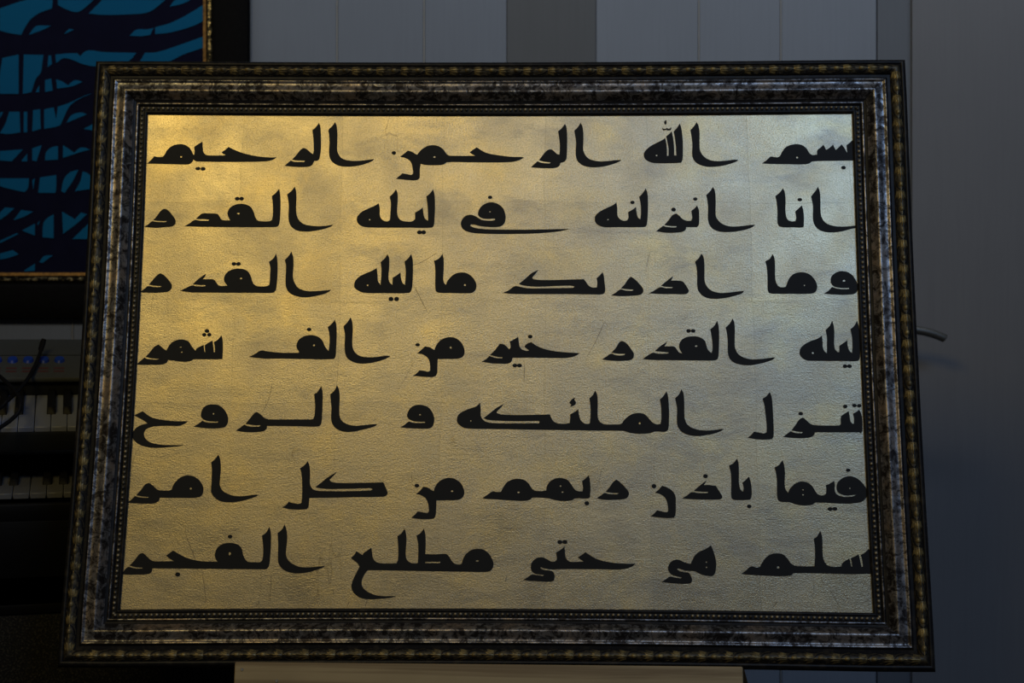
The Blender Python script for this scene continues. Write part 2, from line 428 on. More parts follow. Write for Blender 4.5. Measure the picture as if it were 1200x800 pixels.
# lettering
WORDS = """
P -2,6221 34,6229 126,6330 175,6320 236,6322 264,6347 304,6423 374,6484 470,6510 555,6497 618,6454 657,6398 676,6352 691,6352 694,6393 683,6469 749,6515 798,6550 808,6456 820,6393 853,6355 903,6342 1109,6342 1137,6352 1093,6372 1082,6392 1125,6423 1176,6468 1251,6428 1374,6380 1521,6341 1692,6316 1861,6311 1826,6286 1766,6263 1694,6253 1331,6245 992,6248 737,6253 700,6266 682,6284 671,6251 641,6221 606,6208 363,6213 -2,6221|H 507,6321 14,9|D 753,6147 36,24|D 826,6144 36,27
P 1979,6187 2064,6265 2118,6245 2256,6245 2265,6265 2129,6268 2085,6283 2127,6328 2173,6392 2220,6442 2251,6450 2288,6432 2343,6384 2380,6361 2386,6417 2375,6594 2357,6716 2404,6760 2446,6823 2467,6785 2481,6645 2487,6442 2476,6315 2463,6278 2432,6260 2400,6260 2391,6240 2373,6202 2338,6179 2253,6169 2108,6174
P 2588,6721 2635,6772 2677,6836 2700,6785 2715,6670 2717,6518 2720,6416 2743,6353 2781,6303 2842,6275 2952,6259 3072,6264 3169,6277 3246,6287 3229,6264 3170,6234 3074,6201 2978,6181 2869,6174 2760,6184 2675,6227 2624,6290 2604,6391 2606,6518 2597,6645
D 3523,6377 31,27|P 3614,6320 3662,6360 3721,6411 3770,6398 3831,6360 3855,6350 3891,6403 3950,6453 4010,6484 4095,6491 4167,6471 4229,6420 4266,6365 4302,6339 4350,6334 4676,6334 4628,6359 4596,6385 4639,6420 4694,6460 4760,6415 4832,6377 4953,6349 5194,6318 5315,6316 5363,6311 5334,6288 5279,6263 5195,6243 4954,6235 4593,6238 4279,6238 4232,6208 4159,6196 3991,6198 3906,6213 3895,6138 3897,6037 3886,5995 3850,5975 3754,5975 3561,5995 3608,6037 3651,6075 3716,6063 3776,6050 3800,6075 3794,6138 3778,6214 3748,6264 3687,6302|H 4099,6316 16,12
P 5460,6162 5532,6232 5560,6253 5604,6232 5724,6222 5743,6235 5652,6245 5575,6265 5616,6326 5676,6401 5729,6429 5772,6414 5832,6358 5864,6351 5869,6439 5864,6566 5845,6697 5893,6738 5942,6807 5961,6768 5973,6641 5972,6464 5965,6300 5945,6257 5916,6237 5880,6230 5863,6187 5820,6157 5724,6149 5556,6154
P 6074,6705 6123,6756 6164,6824 6190,6768 6202,6667 6201,6515 6201,6414 6229,6343 6277,6292 6349,6262 6445,6249 6565,6257 6662,6269 6738,6272 6709,6247 6637,6217 6541,6187 6445,6169 6325,6162 6217,6182 6145,6225 6104,6287 6092,6388 6098,6540
P 7052,6350 7071,6400 7132,6463 7217,6514 7302,6557 7358,6594 7369,6539 7379,6438 7378,6332 7399,6332 7401,6438 7381,6564 7370,6620 7412,6653 7451,6696 7466,6615 7481,6463 7479,6337 7508,6337 7505,6463 7491,6615 7477,6691 7522,6741 7566,6810 7587,6741 7603,6589 7605,6438 7598,6286 7578,6231 7501,6224 7213,6224 7129,6244 7070,6287|H 7233,6337 12,12|P 7317,6754 7329,6736 7365,6731 7384,6747 7401,6731 7432,6736 7438,6762 7447,6741 7437,6711 7393,6706 7377,6716 7340,6706 7319,6721|P 7350,6843 7374,6863 7381,6818 7361,6787 7347,6818
P 7714,6711 7763,6766 7805,6830 7831,6779 7843,6665 7840,6513 7845,6412 7875,6349 7934,6291 8005,6261 8101,6251 8221,6261 8317,6273 8381,6273 8359,6251 8279,6218 8171,6188 8051,6171 7931,6171 7824,6206 7760,6261 7733,6337 7738,6488 7729,6614
P 8710,6218 8784,6273 8833,6318 8892,6311 8940,6311 8965,6331 9003,6399 9053,6457 9126,6492 9210,6502 9281,6487 9340,6441 9378,6373 9420,6343 9487,6348 9492,6411 9544,6456 9581,6494 9619,6416 9675,6456 9715,6494 9751,6416 9795,6456 9837,6499 9878,6436 9911,6368 9904,6486 9953,6524 10003,6574 10038,6549 10073,6524 10062,6260 9752,6257 9417,6247 9380,6222 9320,6205 9033,6208 8842,6210|H 9205,6305 14,14|D 9850,6156 33,26
P 36,5294 94,5333 140,5373 201,5366 333,5363 352,5378 260,5378 159,5388 197,5438 265,5533 312,5555 361,5533 425,5463 471,5393 474,5338 433,5301 337,5289 217,5279 121,5284
P 601,5301 671,5343 741,5393 814,5383 934,5383 950,5398 861,5406 760,5408 798,5450 845,5488 953,5488 1054,5483 1087,5450 1118,5401 1162,5388 1241,5388 1210,5450 1201,5500 1227,5563 1285,5607 1368,5630 1453,5620 1527,5580 1573,5500 1600,5425 1636,5383 1703,5373 1799,5376 1830,5393 1839,5463 1834,5612 1817,5742 1868,5787 1917,5850 1937,5737 1945,5537 1939,5363 1922,5309 1886,5291 1370,5289 842,5294|H 1354,5487 19,12|D 1329,5704 33,27|D 1391,5704 33,27
P 2030,5767 2084,5812 2135,5880 2157,5812 2165,5712 2166,5537 2181,5450 2219,5383 2281,5334 2353,5314 2473,5304 2593,5309 2693,5326 2665,5299 2570,5264 2451,5239 2332,5224 2212,5234 2127,5276 2081,5338 2061,5438 2061,5587 2048,5687
P 3022,5401 3033,5450 3091,5512 3186,5562 3269,5600 3326,5637 3342,5562 3346,5463 3369,5408 3418,5376 3466,5376 3487,5401 3492,5488 3496,5637 3477,5732 3529,5787 3566,5842 3589,5774 3591,5662 3587,5512 3603,5438 3645,5388 3717,5371 3801,5373 3841,5408 3839,5500 3894,5532 3948,5575 3957,5488 3980,5413 4023,5383 4019,5512 4007,5637 3993,5737 4045,5782 4088,5842 4108,5762 4118,5612 4114,5413 4105,5314 4073,5282 3767,5282 3168,5286 3084,5309 3037,5351|H 3203,5398 9,9|D 3906,5214 35,29|D 3963,5214 35,29
P 6010,5262 5867,5262 5676,5257 5319,5252 4961,5255 4770,5264 4663,5284 4614,5309 4626,5329 4674,5324 4746,5306 4841,5294 4961,5289 5044,5302 5092,5344 5110,5413 5103,5487 5074,5562 5006,5624 4910,5652 4827,5632 4755,5575 4723,5500 4733,5450 4781,5420 4864,5408 4948,5413 4967,5406 4948,5388 4853,5383 4769,5398 4697,5443 4625,5468 4553,5455 4501,5401 4483,5334 4507,5269 4568,5227 4675,5203 4842,5193 5081,5190 5438,5195 5676,5208 5867,5230|H 4889,5512 9,9|D 4890,5723 31,24
P 6356,5401 6363,5450 6416,5507 6512,5562 6608,5607 6661,5649 6672,5562 6674,5463 6706,5408 6761,5381 6809,5388 6826,5425 6822,5507 6882,5542 6935,5582 6941,5512 6959,5433 6992,5401 7003,5512 6997,5636 6979,5731 7028,5781 7074,5853 7095,5786 7103,5661 7098,5487 7082,5326 7057,5294 6986,5289 6629,5289 6486,5289 6403,5319 6363,5363|H 6541,5398 9,9|D 6885,5648 31,24
P 7211,5230 7259,5270 7307,5309 7367,5292 7485,5287 7500,5302 7391,5307 7324,5321 7380,5383 7441,5463 7493,5487 7536,5455 7582,5408 7641,5381 7701,5383 7716,5425 7704,5524 7752,5562 7788,5604 7811,5537 7814,5463 7807,5326 7782,5289 7699,5289 7628,5289 7622,5252 7579,5223 7460,5208 7342,5210|D 7458,5544 33,29|D 7764,5698 31,24
P 7918,5756 7967,5805 8016,5873 8043,5810 8050,5686 8044,5537 8047,5450 8081,5383 8140,5334 8222,5304 8317,5299 8436,5309 8531,5322 8590,5324 8566,5299 8482,5262 8363,5233 8220,5218 8101,5225 8007,5260 7954,5326 7935,5413 7940,5562 7933,5673
P 8883,5740 8944,5790 8993,5855 9015,5798 9024,5686 9017,5537 9024,5450 9050,5393 9102,5373 9150,5378 9163,5425 9154,5517 9203,5562 9247,5606 9266,5537 9272,5438 9266,5302 9241,5285 9123,5287 8981,5287 8922,5302 8902,5351 8905,5537 8897,5661|D 9223,5688 33,24
P 9380,5735 9437,5805 9483,5877 9504,5810 9511,5686 9506,5537 9513,5450 9548,5376 9610,5329 9716,5302 9834,5299 9953,5309 10048,5319 10047,5290 9903,5260 9784,5228 9641,5213 9535,5226 9454,5270 9409,5339 9396,5438 9403,5586 9392,5673
P 27,4353 96,4407 130,4436 214,4426 310,4426 328,4439 237,4443 146,4458 186,4512 253,4593 299,4622 354,4593 424,4519 468,4451 461,4397 420,4360 314,4346 171,4341 51,4348
P 587,4370 656,4407 750,4449 810,4436 929,4437 945,4451 833,4456 756,4463 818,4525 875,4574 935,4615 923,4574 896,4537 972,4537 1051,4534 1089,4488 1119,4451 1179,4439 1243,4447 1200,4500 1193,4561 1226,4628 1288,4672 1383,4689 1467,4679 1528,4643 1567,4574 1599,4488 1643,4444 1727,4435 1798,4440 1828,4464 1833,4599 1834,4697 1811,4788 1867,4832 1907,4906 1927,4820 1937,4672 1933,4476 1919,4379 1885,4345 1647,4342 933,4346 743,4349|H 1431,4549 14,12|D 1323,4757 33,26|D 1387,4757 33,26
P 2030,4812 2081,4869 2121,4935 2148,4857 2157,4746 2152,4599 2169,4513 2215,4433 2276,4391 2383,4367 2502,4370 2620,4379 2691,4389 2657,4355 2563,4318 2457,4294 2339,4279 2219,4294 2123,4335 2073,4398 2053,4489 2053,4648 2049,4746
P 3010,4453 3021,4507 3079,4575 3172,4624 3255,4661 3321,4698 3332,4600 3341,4514 3378,4458 3383,4551 3385,4673 3371,4783 3429,4840 3464,4901 3489,4845 3492,4698 3485,4575 3501,4502 3540,4458 3544,4502 3542,4558 3601,4595 3653,4637 3661,4551 3686,4483 3718,4458 3721,4551 3723,4673 3704,4791 3756,4840 3797,4902 3818,4820 3825,4673 3822,4478 3807,4380 3772,4344 3428,4341 3144,4346 3060,4380 3018,4416|H 3198,4453 11,12|D 3527,4256 35,31|D 3605,4256 35,31
P 4113,4801 4179,4833 4233,4902 4251,4821 4253,4674 4248,4551 4263,4483 4285,4459 4308,4515 4361,4581 4420,4620 4503,4637 4586,4620 4658,4564 4706,4479 4707,4410 4672,4357 4613,4340 4376,4342 4187,4347 4146,4369 4138,4429 4135,4649 4128,4747|H 4550,4456 14,14
P 5074,4345 5157,4382 5227,4435 5263,4442 5322,4430 5440,4411 5677,4411 5913,4416 6055,4421 6069,4438 6008,4448 5795,4443 5582,4435 5440,4440 5346,4455 5298,4472 5393,4552 5475,4626 5570,4674 5535,4626 5483,4564 5499,4540 5629,4528 5913,4533 6202,4541 6233,4499 6268,4448 6327,4421 6379,4426 6386,4492 6375,4553 6422,4597 6458,4643 6477,4590 6488,4480 6492,4456 6491,4358 6456,4327 6338,4324 5913,4329 5441,4328 5204,4331
P 6574,4310 6645,4354 6704,4395 6787,4378 6869,4378 6886,4393 6787,4400 6711,4412 6764,4468 6812,4541 6852,4578 6906,4541 6976,4468 7018,4403 7017,4354 6974,4318 6856,4305 6691,4300
P 7100,4342 7176,4383 7254,4429 7329,4415 7419,4415 7431,4430 7330,4434 7266,4449 7331,4505 7438,4588 7426,4554 7407,4524 7496,4522 7567,4510 7601,4469 7647,4389 7647,4359 7615,4333 7446,4330 7234,4332
P 7742,4791 7797,4847 7834,4908 7862,4859 7873,4749 7870,4603 7873,4505 7907,4432 7965,4379 8058,4350 8176,4350 8294,4365 8412,4377 8388,4345 8293,4309 8174,4280 8033,4263 7915,4272 7834,4311 7781,4379 7766,4457 7769,4603 7760,4725
P 8715,4798 8778,4835 8820,4904 8844,4847 8850,4725 8846,4579 8857,4494 8896,4438 8954,4428 8990,4438 9015,4506 9053,4574 9113,4623 9208,4643 9302,4623 9370,4567 9419,4470 9416,4405 9387,4356 9315,4337 9092,4336 8810,4336 8752,4348 8737,4397 8740,4579 8732,4725|H 9246,4455 9,9
P 9510,4339 9575,4380 9624,4434 9694,4410 9776,4402 9858,4405 9859,4419 9753,4419 9671,4434 9630,4458 9609,4519 9630,4592 9691,4640 9774,4660 9867,4636 9935,4568 9978,4470 9980,4405 9950,4349 9878,4327 9726,4322|H 9794,4521 18,14
P 36,3330 92,3381 137,3424 185,3405 316,3395 343,3407 244,3414 155,3433 215,3506 271,3578 324,3607 365,3578 407,3542 439,3525 471,3590 516,3643 585,3674 668,3677 740,3651 791,3579 841,3523 852,3547 897,3579 951,3603 958,3555 967,3502 979,3502 969,3555 967,3598 1013,3632 1071,3666 1086,3579 1097,3500 1111,3500 1105,3579 1091,3644 1141,3675 1193,3740 1210,3675 1220,3555 1219,3406 1189,3402 976,3401 823,3399 777,3375 683,3365 552,3381 469,3391 448,3350 390,3328 225,3323 83,3323|H 635,3571 14,7|H 652,3501 11,9|D 953,3747 30,26|D 1022,3747 30,26|D 988,3800 33,28
P 1584,3436 1658,3472 1745,3525 1845,3513 2034,3496 2270,3494 2277,3504 2244,3557 2235,3605 2264,3677 2333,3725 2427,3744 2522,3725 2594,3665 2632,3581 2681,3521 2691,3605 2686,3750 2660,3858 2710,3899 2756,3962 2777,3894 2787,3774 2786,3558 2778,3438 2743,3407 2390,3406 2037,3413 1801,3412|H 2478,3602 14,14|D 2403,3823 33,24
P 2877,3870 2930,3924 2973,3996 2998,3931 3008,3822 3005,3654 3017,3558 3059,3491 3131,3448 3237,3434 3354,3439 3448,3453 3537,3453 3507,3429 3426,3396 3332,3367 3215,3348 3098,3347 3003,3378 2938,3426 2910,3498 2900,3606 2901,3750
D 3908,3609 32,23|P 3901,3487 3952,3531 4010,3588 4069,3576 4121,3548 4140,3536 4162,3596 4208,3660 4267,3699 4349,3718 4431,3704 4503,3649 4546,3572 4556,3500 4533,3445 4470,3417 4318,3412 4189,3411 4185,3321 4184,3225 4169,3178 4122,3159 3993,3163 3852,3175 3899,3208 3940,3253 4004,3244 4062,3232 4086,3249 4084,3320 4069,3392 4036,3440 3976,3476|H 4364,3571 14,14
P 4792,3374 4857,3412 4897,3456 4974,3429 5068,3422 5080,3437 4998,3444 4908,3470 4974,3537 5008,3585 5043,3626 5102,3614 5173,3549 5189,3585 5177,3657 5231,3686 5294,3724 5302,3657 5314,3585 5349,3545 5408,3526 5443,3533 5396,3569 5379,3593 5419,3629 5473,3650 5536,3605 5630,3562 5771,3526 5958,3507 6141,3496 6099,3467 6028,3441 5911,3428 5630,3430 5396,3432 5216,3430 5204,3382 5162,3351 5069,3346 4928,3353|D 5458,3727 32,26|D 5249,3322 35,26|D 5312,3322 35,26
P 6442,3408 6508,3451 6567,3489 6637,3468 6742,3468 6761,3487 6661,3489 6572,3504 6638,3575 6681,3647 6721,3664 6779,3635 6837,3564 6880,3492 6877,3432 6835,3401 6730,3389 6566,3391
P 6999,3416 7069,3464 7140,3504 7198,3493 7339,3493 7358,3507 7269,3517 7168,3526 7235,3588 7341,3660 7324,3624 7300,3593 7364,3593 7438,3589 7468,3553 7498,3512 7542,3493 7510,3553 7502,3613 7533,3677 7600,3720 7694,3735 7787,3721 7856,3673 7878,3601 7900,3541 7946,3499 7959,3565 7955,3685 7934,3834 7989,3882 8031,3954 8050,3877 8054,3733 8044,3518 8031,3427 7990,3399 7781,3396 7314,3400 7127,3402|H 7737,3598 18,11|D 7636,3811 32,26|D 7699,3811 32,26
P 8146,3858 8201,3913 8245,3985 8267,3925 8271,3805 8265,3662 8270,3566 8307,3490 8376,3442 8480,3414 8597,3416 8714,3431 8812,3445 8783,3412 8689,3376 8572,3347 8455,3330 8339,3340 8246,3370 8189,3427 8168,3506 8169,3661 8162,3769
P 9148,3515 9161,3567 9214,3620 9304,3670 9399,3704 9463,3747 9467,3663 9469,3580 9490,3525 9520,3501 9526,3616 9528,3735 9515,3826 9569,3879 9609,3956 9629,3879 9632,3759 9625,3640 9634,3556 9667,3516 9690,3516 9694,3604 9746,3640 9806,3683 9808,3604 9831,3533 9864,3502 9873,3616 9871,3736 9854,3836 9907,3884 9950,3956 9970,3879 9983,3736 9976,3569 9963,3421 9934,3392 9760,3392 9365,3394 9237,3401 9180,3436 9151,3477|H 9328,3503 13,14|D 9761,3320 32,26|D 9822,3320 32,26
P 40,2617 97,2648 158,2676 227,2624 311,2582 453,2554 618,2540 786,2539 748,2508 668,2477 551,2474 410,2474 294,2460 214,2424 189,2365 209,2307 282,2248 400,2220 564,2211 739,2212 705,2198 542,2183 379,2171 239,2183 120,2224 51,2283 34,2341 51,2412 106,2466 175,2495 233,2507 184,2542 112,2582
P 863,2466 929,2504 980,2546 1052,2523 1192,2521 1203,2537 1110,2537 1015,2556 967,2591 959,2650 984,2721 1041,2763 1122,2773 1205,2757 1278,2698 1329,2603 1332,2521 1300,2467 1231,2445 1091,2440 973,2450|H 1130,2643 11,11
P 1449,2411 1510,2458 1560,2496 1627,2468 1767,2468 1780,2487 1696,2487 1574,2505 1634,2581 1690,2651 1727,2668 1772,2640 1833,2586 1892,2569 2184,2568 2464,2568 2499,2573 2516,2630 2518,2771 2500,2918 2546,2949 2595,3032 2616,2949 2621,2795 2619,2606 2606,2500 2572,2472 2304,2474 1872,2478 1862,2435 1816,2402 1677,2390 1536,2395
P 2722,2918 2775,2966 2812,3044 2843,2973 2853,2867 2852,2725 2859,2619 2896,2548 2968,2504 3073,2483 3189,2490 3294,2502 3380,2505 3353,2481 3260,2448 3145,2420 3005,2396 2900,2405 2818,2442 2765,2501 2744,2583 2744,2725 2732,2831
P 3691,2461 3748,2496 3806,2546 3853,2529 3934,2522 4027,2525 4027,2539 3911,2541 3829,2562 3788,2597 3783,2644 3814,2715 3872,2760 3953,2774 4047,2751 4113,2692 4152,2598 4148,2516 4117,2462 4052,2445 3819,2449|H 3957,2637 11,11
P 4462,2575 4480,2634 4549,2686 4653,2729 4728,2757 4776,2805 4786,2706 4785,2635 4813,2576 4876,2536 4981,2523 5283,2521 5580,2524 5589,2548 5573,2555 5283,2551 4981,2560 4888,2569 4825,2590 4910,2659 5003,2734 5100,2789 5072,2749 5008,2683 5003,2664 5073,2643 5329,2636 5729,2644 5747,2602 5782,2548 5852,2518 5933,2518 5996,2525 6005,2591 6003,2645 6061,2678 6115,2718 6126,2638 6149,2568 6200,2521 6258,2514 6274,2544 6282,2732 6267,2867 6311,2909 6349,2976 6376,2909 6382,2780 6381,2615 6409,2545 6478,2512 6605,2510 6698,2517 6733,2564 6804,2628 6874,2659 6943,2666 7013,2652 7070,2598 7127,2535 7185,2511 7231,2519 7244,2594 7241,2758 7227,2857 7271,2895 7321,2970 7341,2888 7350,2735 7347,2547 7334,2442 7299,2411 7206,2413 7148,2411 7090,2392 6975,2382 6836,2391 6720,2421 6373,2423 5910,2429 5446,2435 4981,2443 4586,2451 4505,2489 4469,2528|H 6948,2524 13,14|H 4652,2552 9,9|P 5992,2807 6015,2838 6050,2869 6078,2873 6062,2850 6087,2814 6073,2779 6038,2760 6003,2751 6022,2779
P 7434,2872 7488,2924 7524,2999 7551,2935 7560,2806 7558,2665 7567,2571 7601,2505 7670,2459 7762,2436 7877,2429 7993,2441 8092,2455 8062,2427 7969,2392 7853,2366 7737,2352 7622,2365 7530,2402 7473,2465 7454,2547 7459,2712 7449,2806
P 8406,2332 8453,2367 8496,2416 8546,2407 8626,2391 8666,2405 8669,2503 8657,2667 8644,2785 8624,2867 8676,2902 8724,2961 8749,2891 8759,2738 8763,2550 8759,2352 8739,2314 8658,2305 8520,2312
P 8886,2345 8937,2383 8989,2422 9053,2399 9145,2395 9155,2411 9077,2418 9001,2434 9057,2504 9117,2586 9166,2610 9220,2563 9276,2516 9356,2503 9495,2501 9645,2503 9673,2517 9679,2623 9732,2665 9786,2700 9795,2635 9808,2553 9848,2523 9854,2600 9842,2665 9894,2694 9930,2722 9951,2670 9964,2600 9960,2425 9940,2397 9906,2408 9607,2408 9319,2409 9301,2365 9247,2337 9120,2327 8959,2334|D 9135,2663 32,25|D 9742,2763 32,25|D 9867,2777 32,25|D 9932,2773 32,25
P 13,1426 68,1468 112,1515 171,1499 287,1492 310,1504 228,1508 130,1526 189,1596 243,1672 293,1693 348,1661 409,1606 456,1592 572,1592 606,1602 633,1678 692,1748 760,1788 829,1797 911,1779 983,1726 1034,1645 1037,1564 1005,1513 925,1494 716,1493 450,1493 440,1451 384,1418 257,1413 94,1418|H 867,1618 13,14
P 1128,1975 1179,2022 1223,2087 1249,2017 1264,1901 1260,1761 1260,1669 1295,1599 1374,1549 1479,1519 1595,1519 1710,1536 1796,1538 1757,1513 1643,1473 1529,1445 1390,1433 1274,1451 1191,1502 1146,1576 1146,1715 1141,1877
P 2116,1369 2166,1399 2204,1445 2246,1431 2339,1418 2375,1430 2382,1510 2376,1695 2365,1811 2341,1899 2391,1932 2443,1997 2470,1927 2481,1811 2482,1695 2505,1638 2564,1599 2796,1590 3027,1591 3304,1601 3333,1617 3303,1631 3026,1623 2749,1618 2633,1627 2558,1642 2630,1701 2721,1777 2846,1854 2817,1817 2749,1747 2769,1719 2862,1701 3139,1702 3479,1712 3506,1652 3538,1572 3525,1537 3479,1518 3144,1510 2798,1502 2480,1497 2474,1384 2452,1345 2365,1338 2226,1344 2156,1358
D 3932,1667 32,25|P 3921,1554 3973,1596 4019,1654 4076,1643 4135,1604 4162,1597 4180,1654 4225,1719 4294,1759 4368,1775 4456,1755 4526,1702 4568,1621 4573,1552 4539,1499 4482,1476 4344,1471 4199,1470 4198,1378 4191,1263 4168,1222 4095,1217 3957,1219 3860,1237 3910,1274 3950,1320 4013,1309 4077,1297 4098,1320 4092,1401 4075,1458 4044,1504 3986,1538|H 4409,1595 16,11
P 4820,1502 4884,1546 4953,1592 5011,1586 5068,1588 5091,1634 5148,1715 5229,1757 5309,1764 5390,1746 5448,1693 5489,1631 5529,1606 5609,1599 5678,1608 5690,1671 5736,1733 5805,1770 5885,1777 5966,1752 6023,1683 6069,1619 6115,1598 6166,1598 6175,1638 6162,1734 6208,1771 6254,1818 6268,1753 6276,1638 6269,1518 6241,1502 6069,1501 6023,1476 5908,1466 5793,1480 5701,1503 5494,1509 5460,1481 5379,1467 5219,1471 4988,1486 4850,1493|H 5305,1581 16,11|H 5873,1668 13,9|H 5898,1586 13,9|D 6226,1437 32,28
P 6356,1505 6414,1542 6464,1576 6517,1563 6632,1561 6662,1575 6575,1579 6478,1592 6529,1650 6587,1731 6627,1759 6679,1720 6747,1651 6793,1582 6781,1529 6746,1501 6643,1487 6459,1484
D 7131,1670 32,30|P 7142,1581 7190,1622 7242,1678 7310,1653 7378,1607 7418,1538 7421,1435 7414,1286 7391,1247 7304,1242 7190,1251 7082,1266 7133,1308 7168,1347 7236,1331 7294,1320 7317,1336 7313,1411 7296,1480 7262,1531 7206,1565
P 7507,1511 7572,1545 7635,1592 7722,1580 7848,1581 7860,1595 7745,1599 7665,1608 7735,1670 7840,1753 7823,1716 7804,1689 7884,1687 7964,1678 7998,1620 8046,1540 8041,1510 8013,1494 7743,1493 7583,1499|D 7827,1808 32,28
P 8147,1951 8206,1985 8258,2048 8277,1979 8278,1852 8275,1736 8285,1656 8307,1610 8329,1603 8335,1656 8321,1718 8368,1760 8413,1806 8431,1737 8443,1645 8437,1525 8413,1491 8292,1486 8201,1490 8171,1511 8166,1575 8172,1736 8168,1851|D 8404,1403 31,25
P 8758,1927 8821,1964 8869,2031 8890,1957 8898,1853 8889,1715 8898,1635 8929,1589 8960,1646 9019,1704 9078,1734 9146,1739 9214,1716 9270,1659 9313,1583 9357,1556 9403,1556 9433,1574 9445,1636 9438,1689 9500,1717 9554,1752 9561,1694 9558,1614 9586,1568 9654,1538 9722,1534 9814,1546 9840,1564 9792,1559 9711,1552 9632,1573 9588,1614 9584,1683 9609,1740 9675,1791 9767,1814 9858,1787 9935,1718 9988,1626 9985,1546 9937,1484 9844,1454 9684,1442 9297,1457 9250,1429 9136,1417 9022,1433 8954,1458 8829,1467 8791,1496 8782,1577 8785,1761 8774,1865|H 9131,1628 11,9|H 9129,1561 11,9|H 9760,1651 11,11|D 9747,1895 32,23|D 9485,1370 34,25|D 9549,1373 34,25
P -3,473 39,537 77,569 154,546 257,545 275,556 188,560 90,582 148,644 213,731 262,751 305,720 361,667 413,643 689,642 630,675 575,714 626,753 670,785 753,737 847,692 964,658 1103,641 1275,639 1243,682 1234,739 1260,819 1322,869 1425,890 1529,872 1589,820 1616,729 1653,661 1688,639 1792,634 1849,637 1877,673 1881,821 1858,988 1910,1027 1953,1107 1977,1027 1984,890 1979,708 1966,583 1933,544 1887,540 1337,542 878,545 400,547 397,509 364,475 239,465 32,462|H 1433,746 16,21|D 1428,974 32,25|D 745,467 34,28
P 2067,1023 2120,1068 2159,1142 2187,1062 2200,959 2193,822 2192,731 2227,659 2297,607 2390,573 2504,569 2619,579 2717,588 2688,566 2575,524 2461,497 2347,487 2232,505 2150,545 2095,618 2083,708 2081,867
P 3062,694 3107,735 3135,785 3175,762 3221,731 3228,758 3277,792 3336,833 3346,770 3359,702 3395,650 3464,627 3579,623 3677,626 3696,680 3695,851 3681,987 3731,1022 3778,1090 3800,1011 3804,897 3798,760 3813,681 3864,636 3933,625 3962,632 3966,716 3963,875 3938,995 3988,1029 4037,1091 4059,1000 4064,852 4061,750 4217,748 4342,753 4382,717 4424,654 4470,620 4527,616 4550,623 4565,684 4605,752 4673,804 4765,823 4856,805 4925,742 4972,652 4972,588 4938,534 4870,516 4539,519 4083,524 3626,531 3295,534 3251,475 3218,396 3224,328 3267,272 3359,221 3474,195 3679,193 3634,177 3497,159 3338,149 3201,171 3120,227 3081,305 3093,384 3136,486 3184,581 3144,633|S 4063,648 4259,649 4260,631 4063,630|H 4759,662 20,11
P 5372,416 5428,446 5485,484 5542,480 5633,469 5651,480 5588,487 5531,496 5485,534 5474,597 5496,658 5553,704 5622,713 5679,695 5747,659 5797,662 5820,689 5811,779 5873,814 5925,859 5932,780 5941,712 5986,660 6055,654 6180,659 6134,690 6100,717 6153,747 6203,785 6271,740 6362,691 6521,653 6680,636 6874,634 6828,598 6748,568 6657,557 6361,558 5906,560 5747,553 5656,568 5606,584 5604,568 5645,548 5736,537 5777,515 5792,452 5781,407 5736,391 5588,395 5429,405|D 5863,917 34,27|D 5929,918 34,27
P 7211,397 7268,428 7326,465 7382,458 7468,445 7484,456 7428,467 7360,485 7311,537 7305,593 7340,656 7397,688 7454,686 7522,657 7601,633 7624,673 7660,741 7729,798 7821,839 7881,882 7907,821 7932,731 7946,641 7932,528 7904,483 7859,474 7768,487 7701,516 7656,538 7543,544 7486,558 7441,573 7423,562 7452,542 7508,526 7576,520 7609,470 7620,414 7603,380 7551,371 7381,375|H 7815,660 11,9|H 7815,590 11,9
P 8274,507 8336,548 8406,604 8474,593 8524,598 8555,654 8613,727 8683,768 8763,779 8841,762 8896,708 8940,645 8996,616 9086,609 9249,610 9262,736 9263,872 9253,974 9299,1008 9343,1081 9365,1008 9367,872 9367,736 9393,658 9437,617 9516,604 9607,609 9622,652 9673,688 9717,715 9727,670 9735,607 9751,607 9745,670 9733,720 9781,738 9844,770 9859,693 9873,608 9892,608 9886,693 9868,761 9919,788 9974,840 10011,818 10010,514 9761,508 9309,516 8970,516 8946,492 8855,478 8629,481 8358,496|H 8768,592 18,13
"""
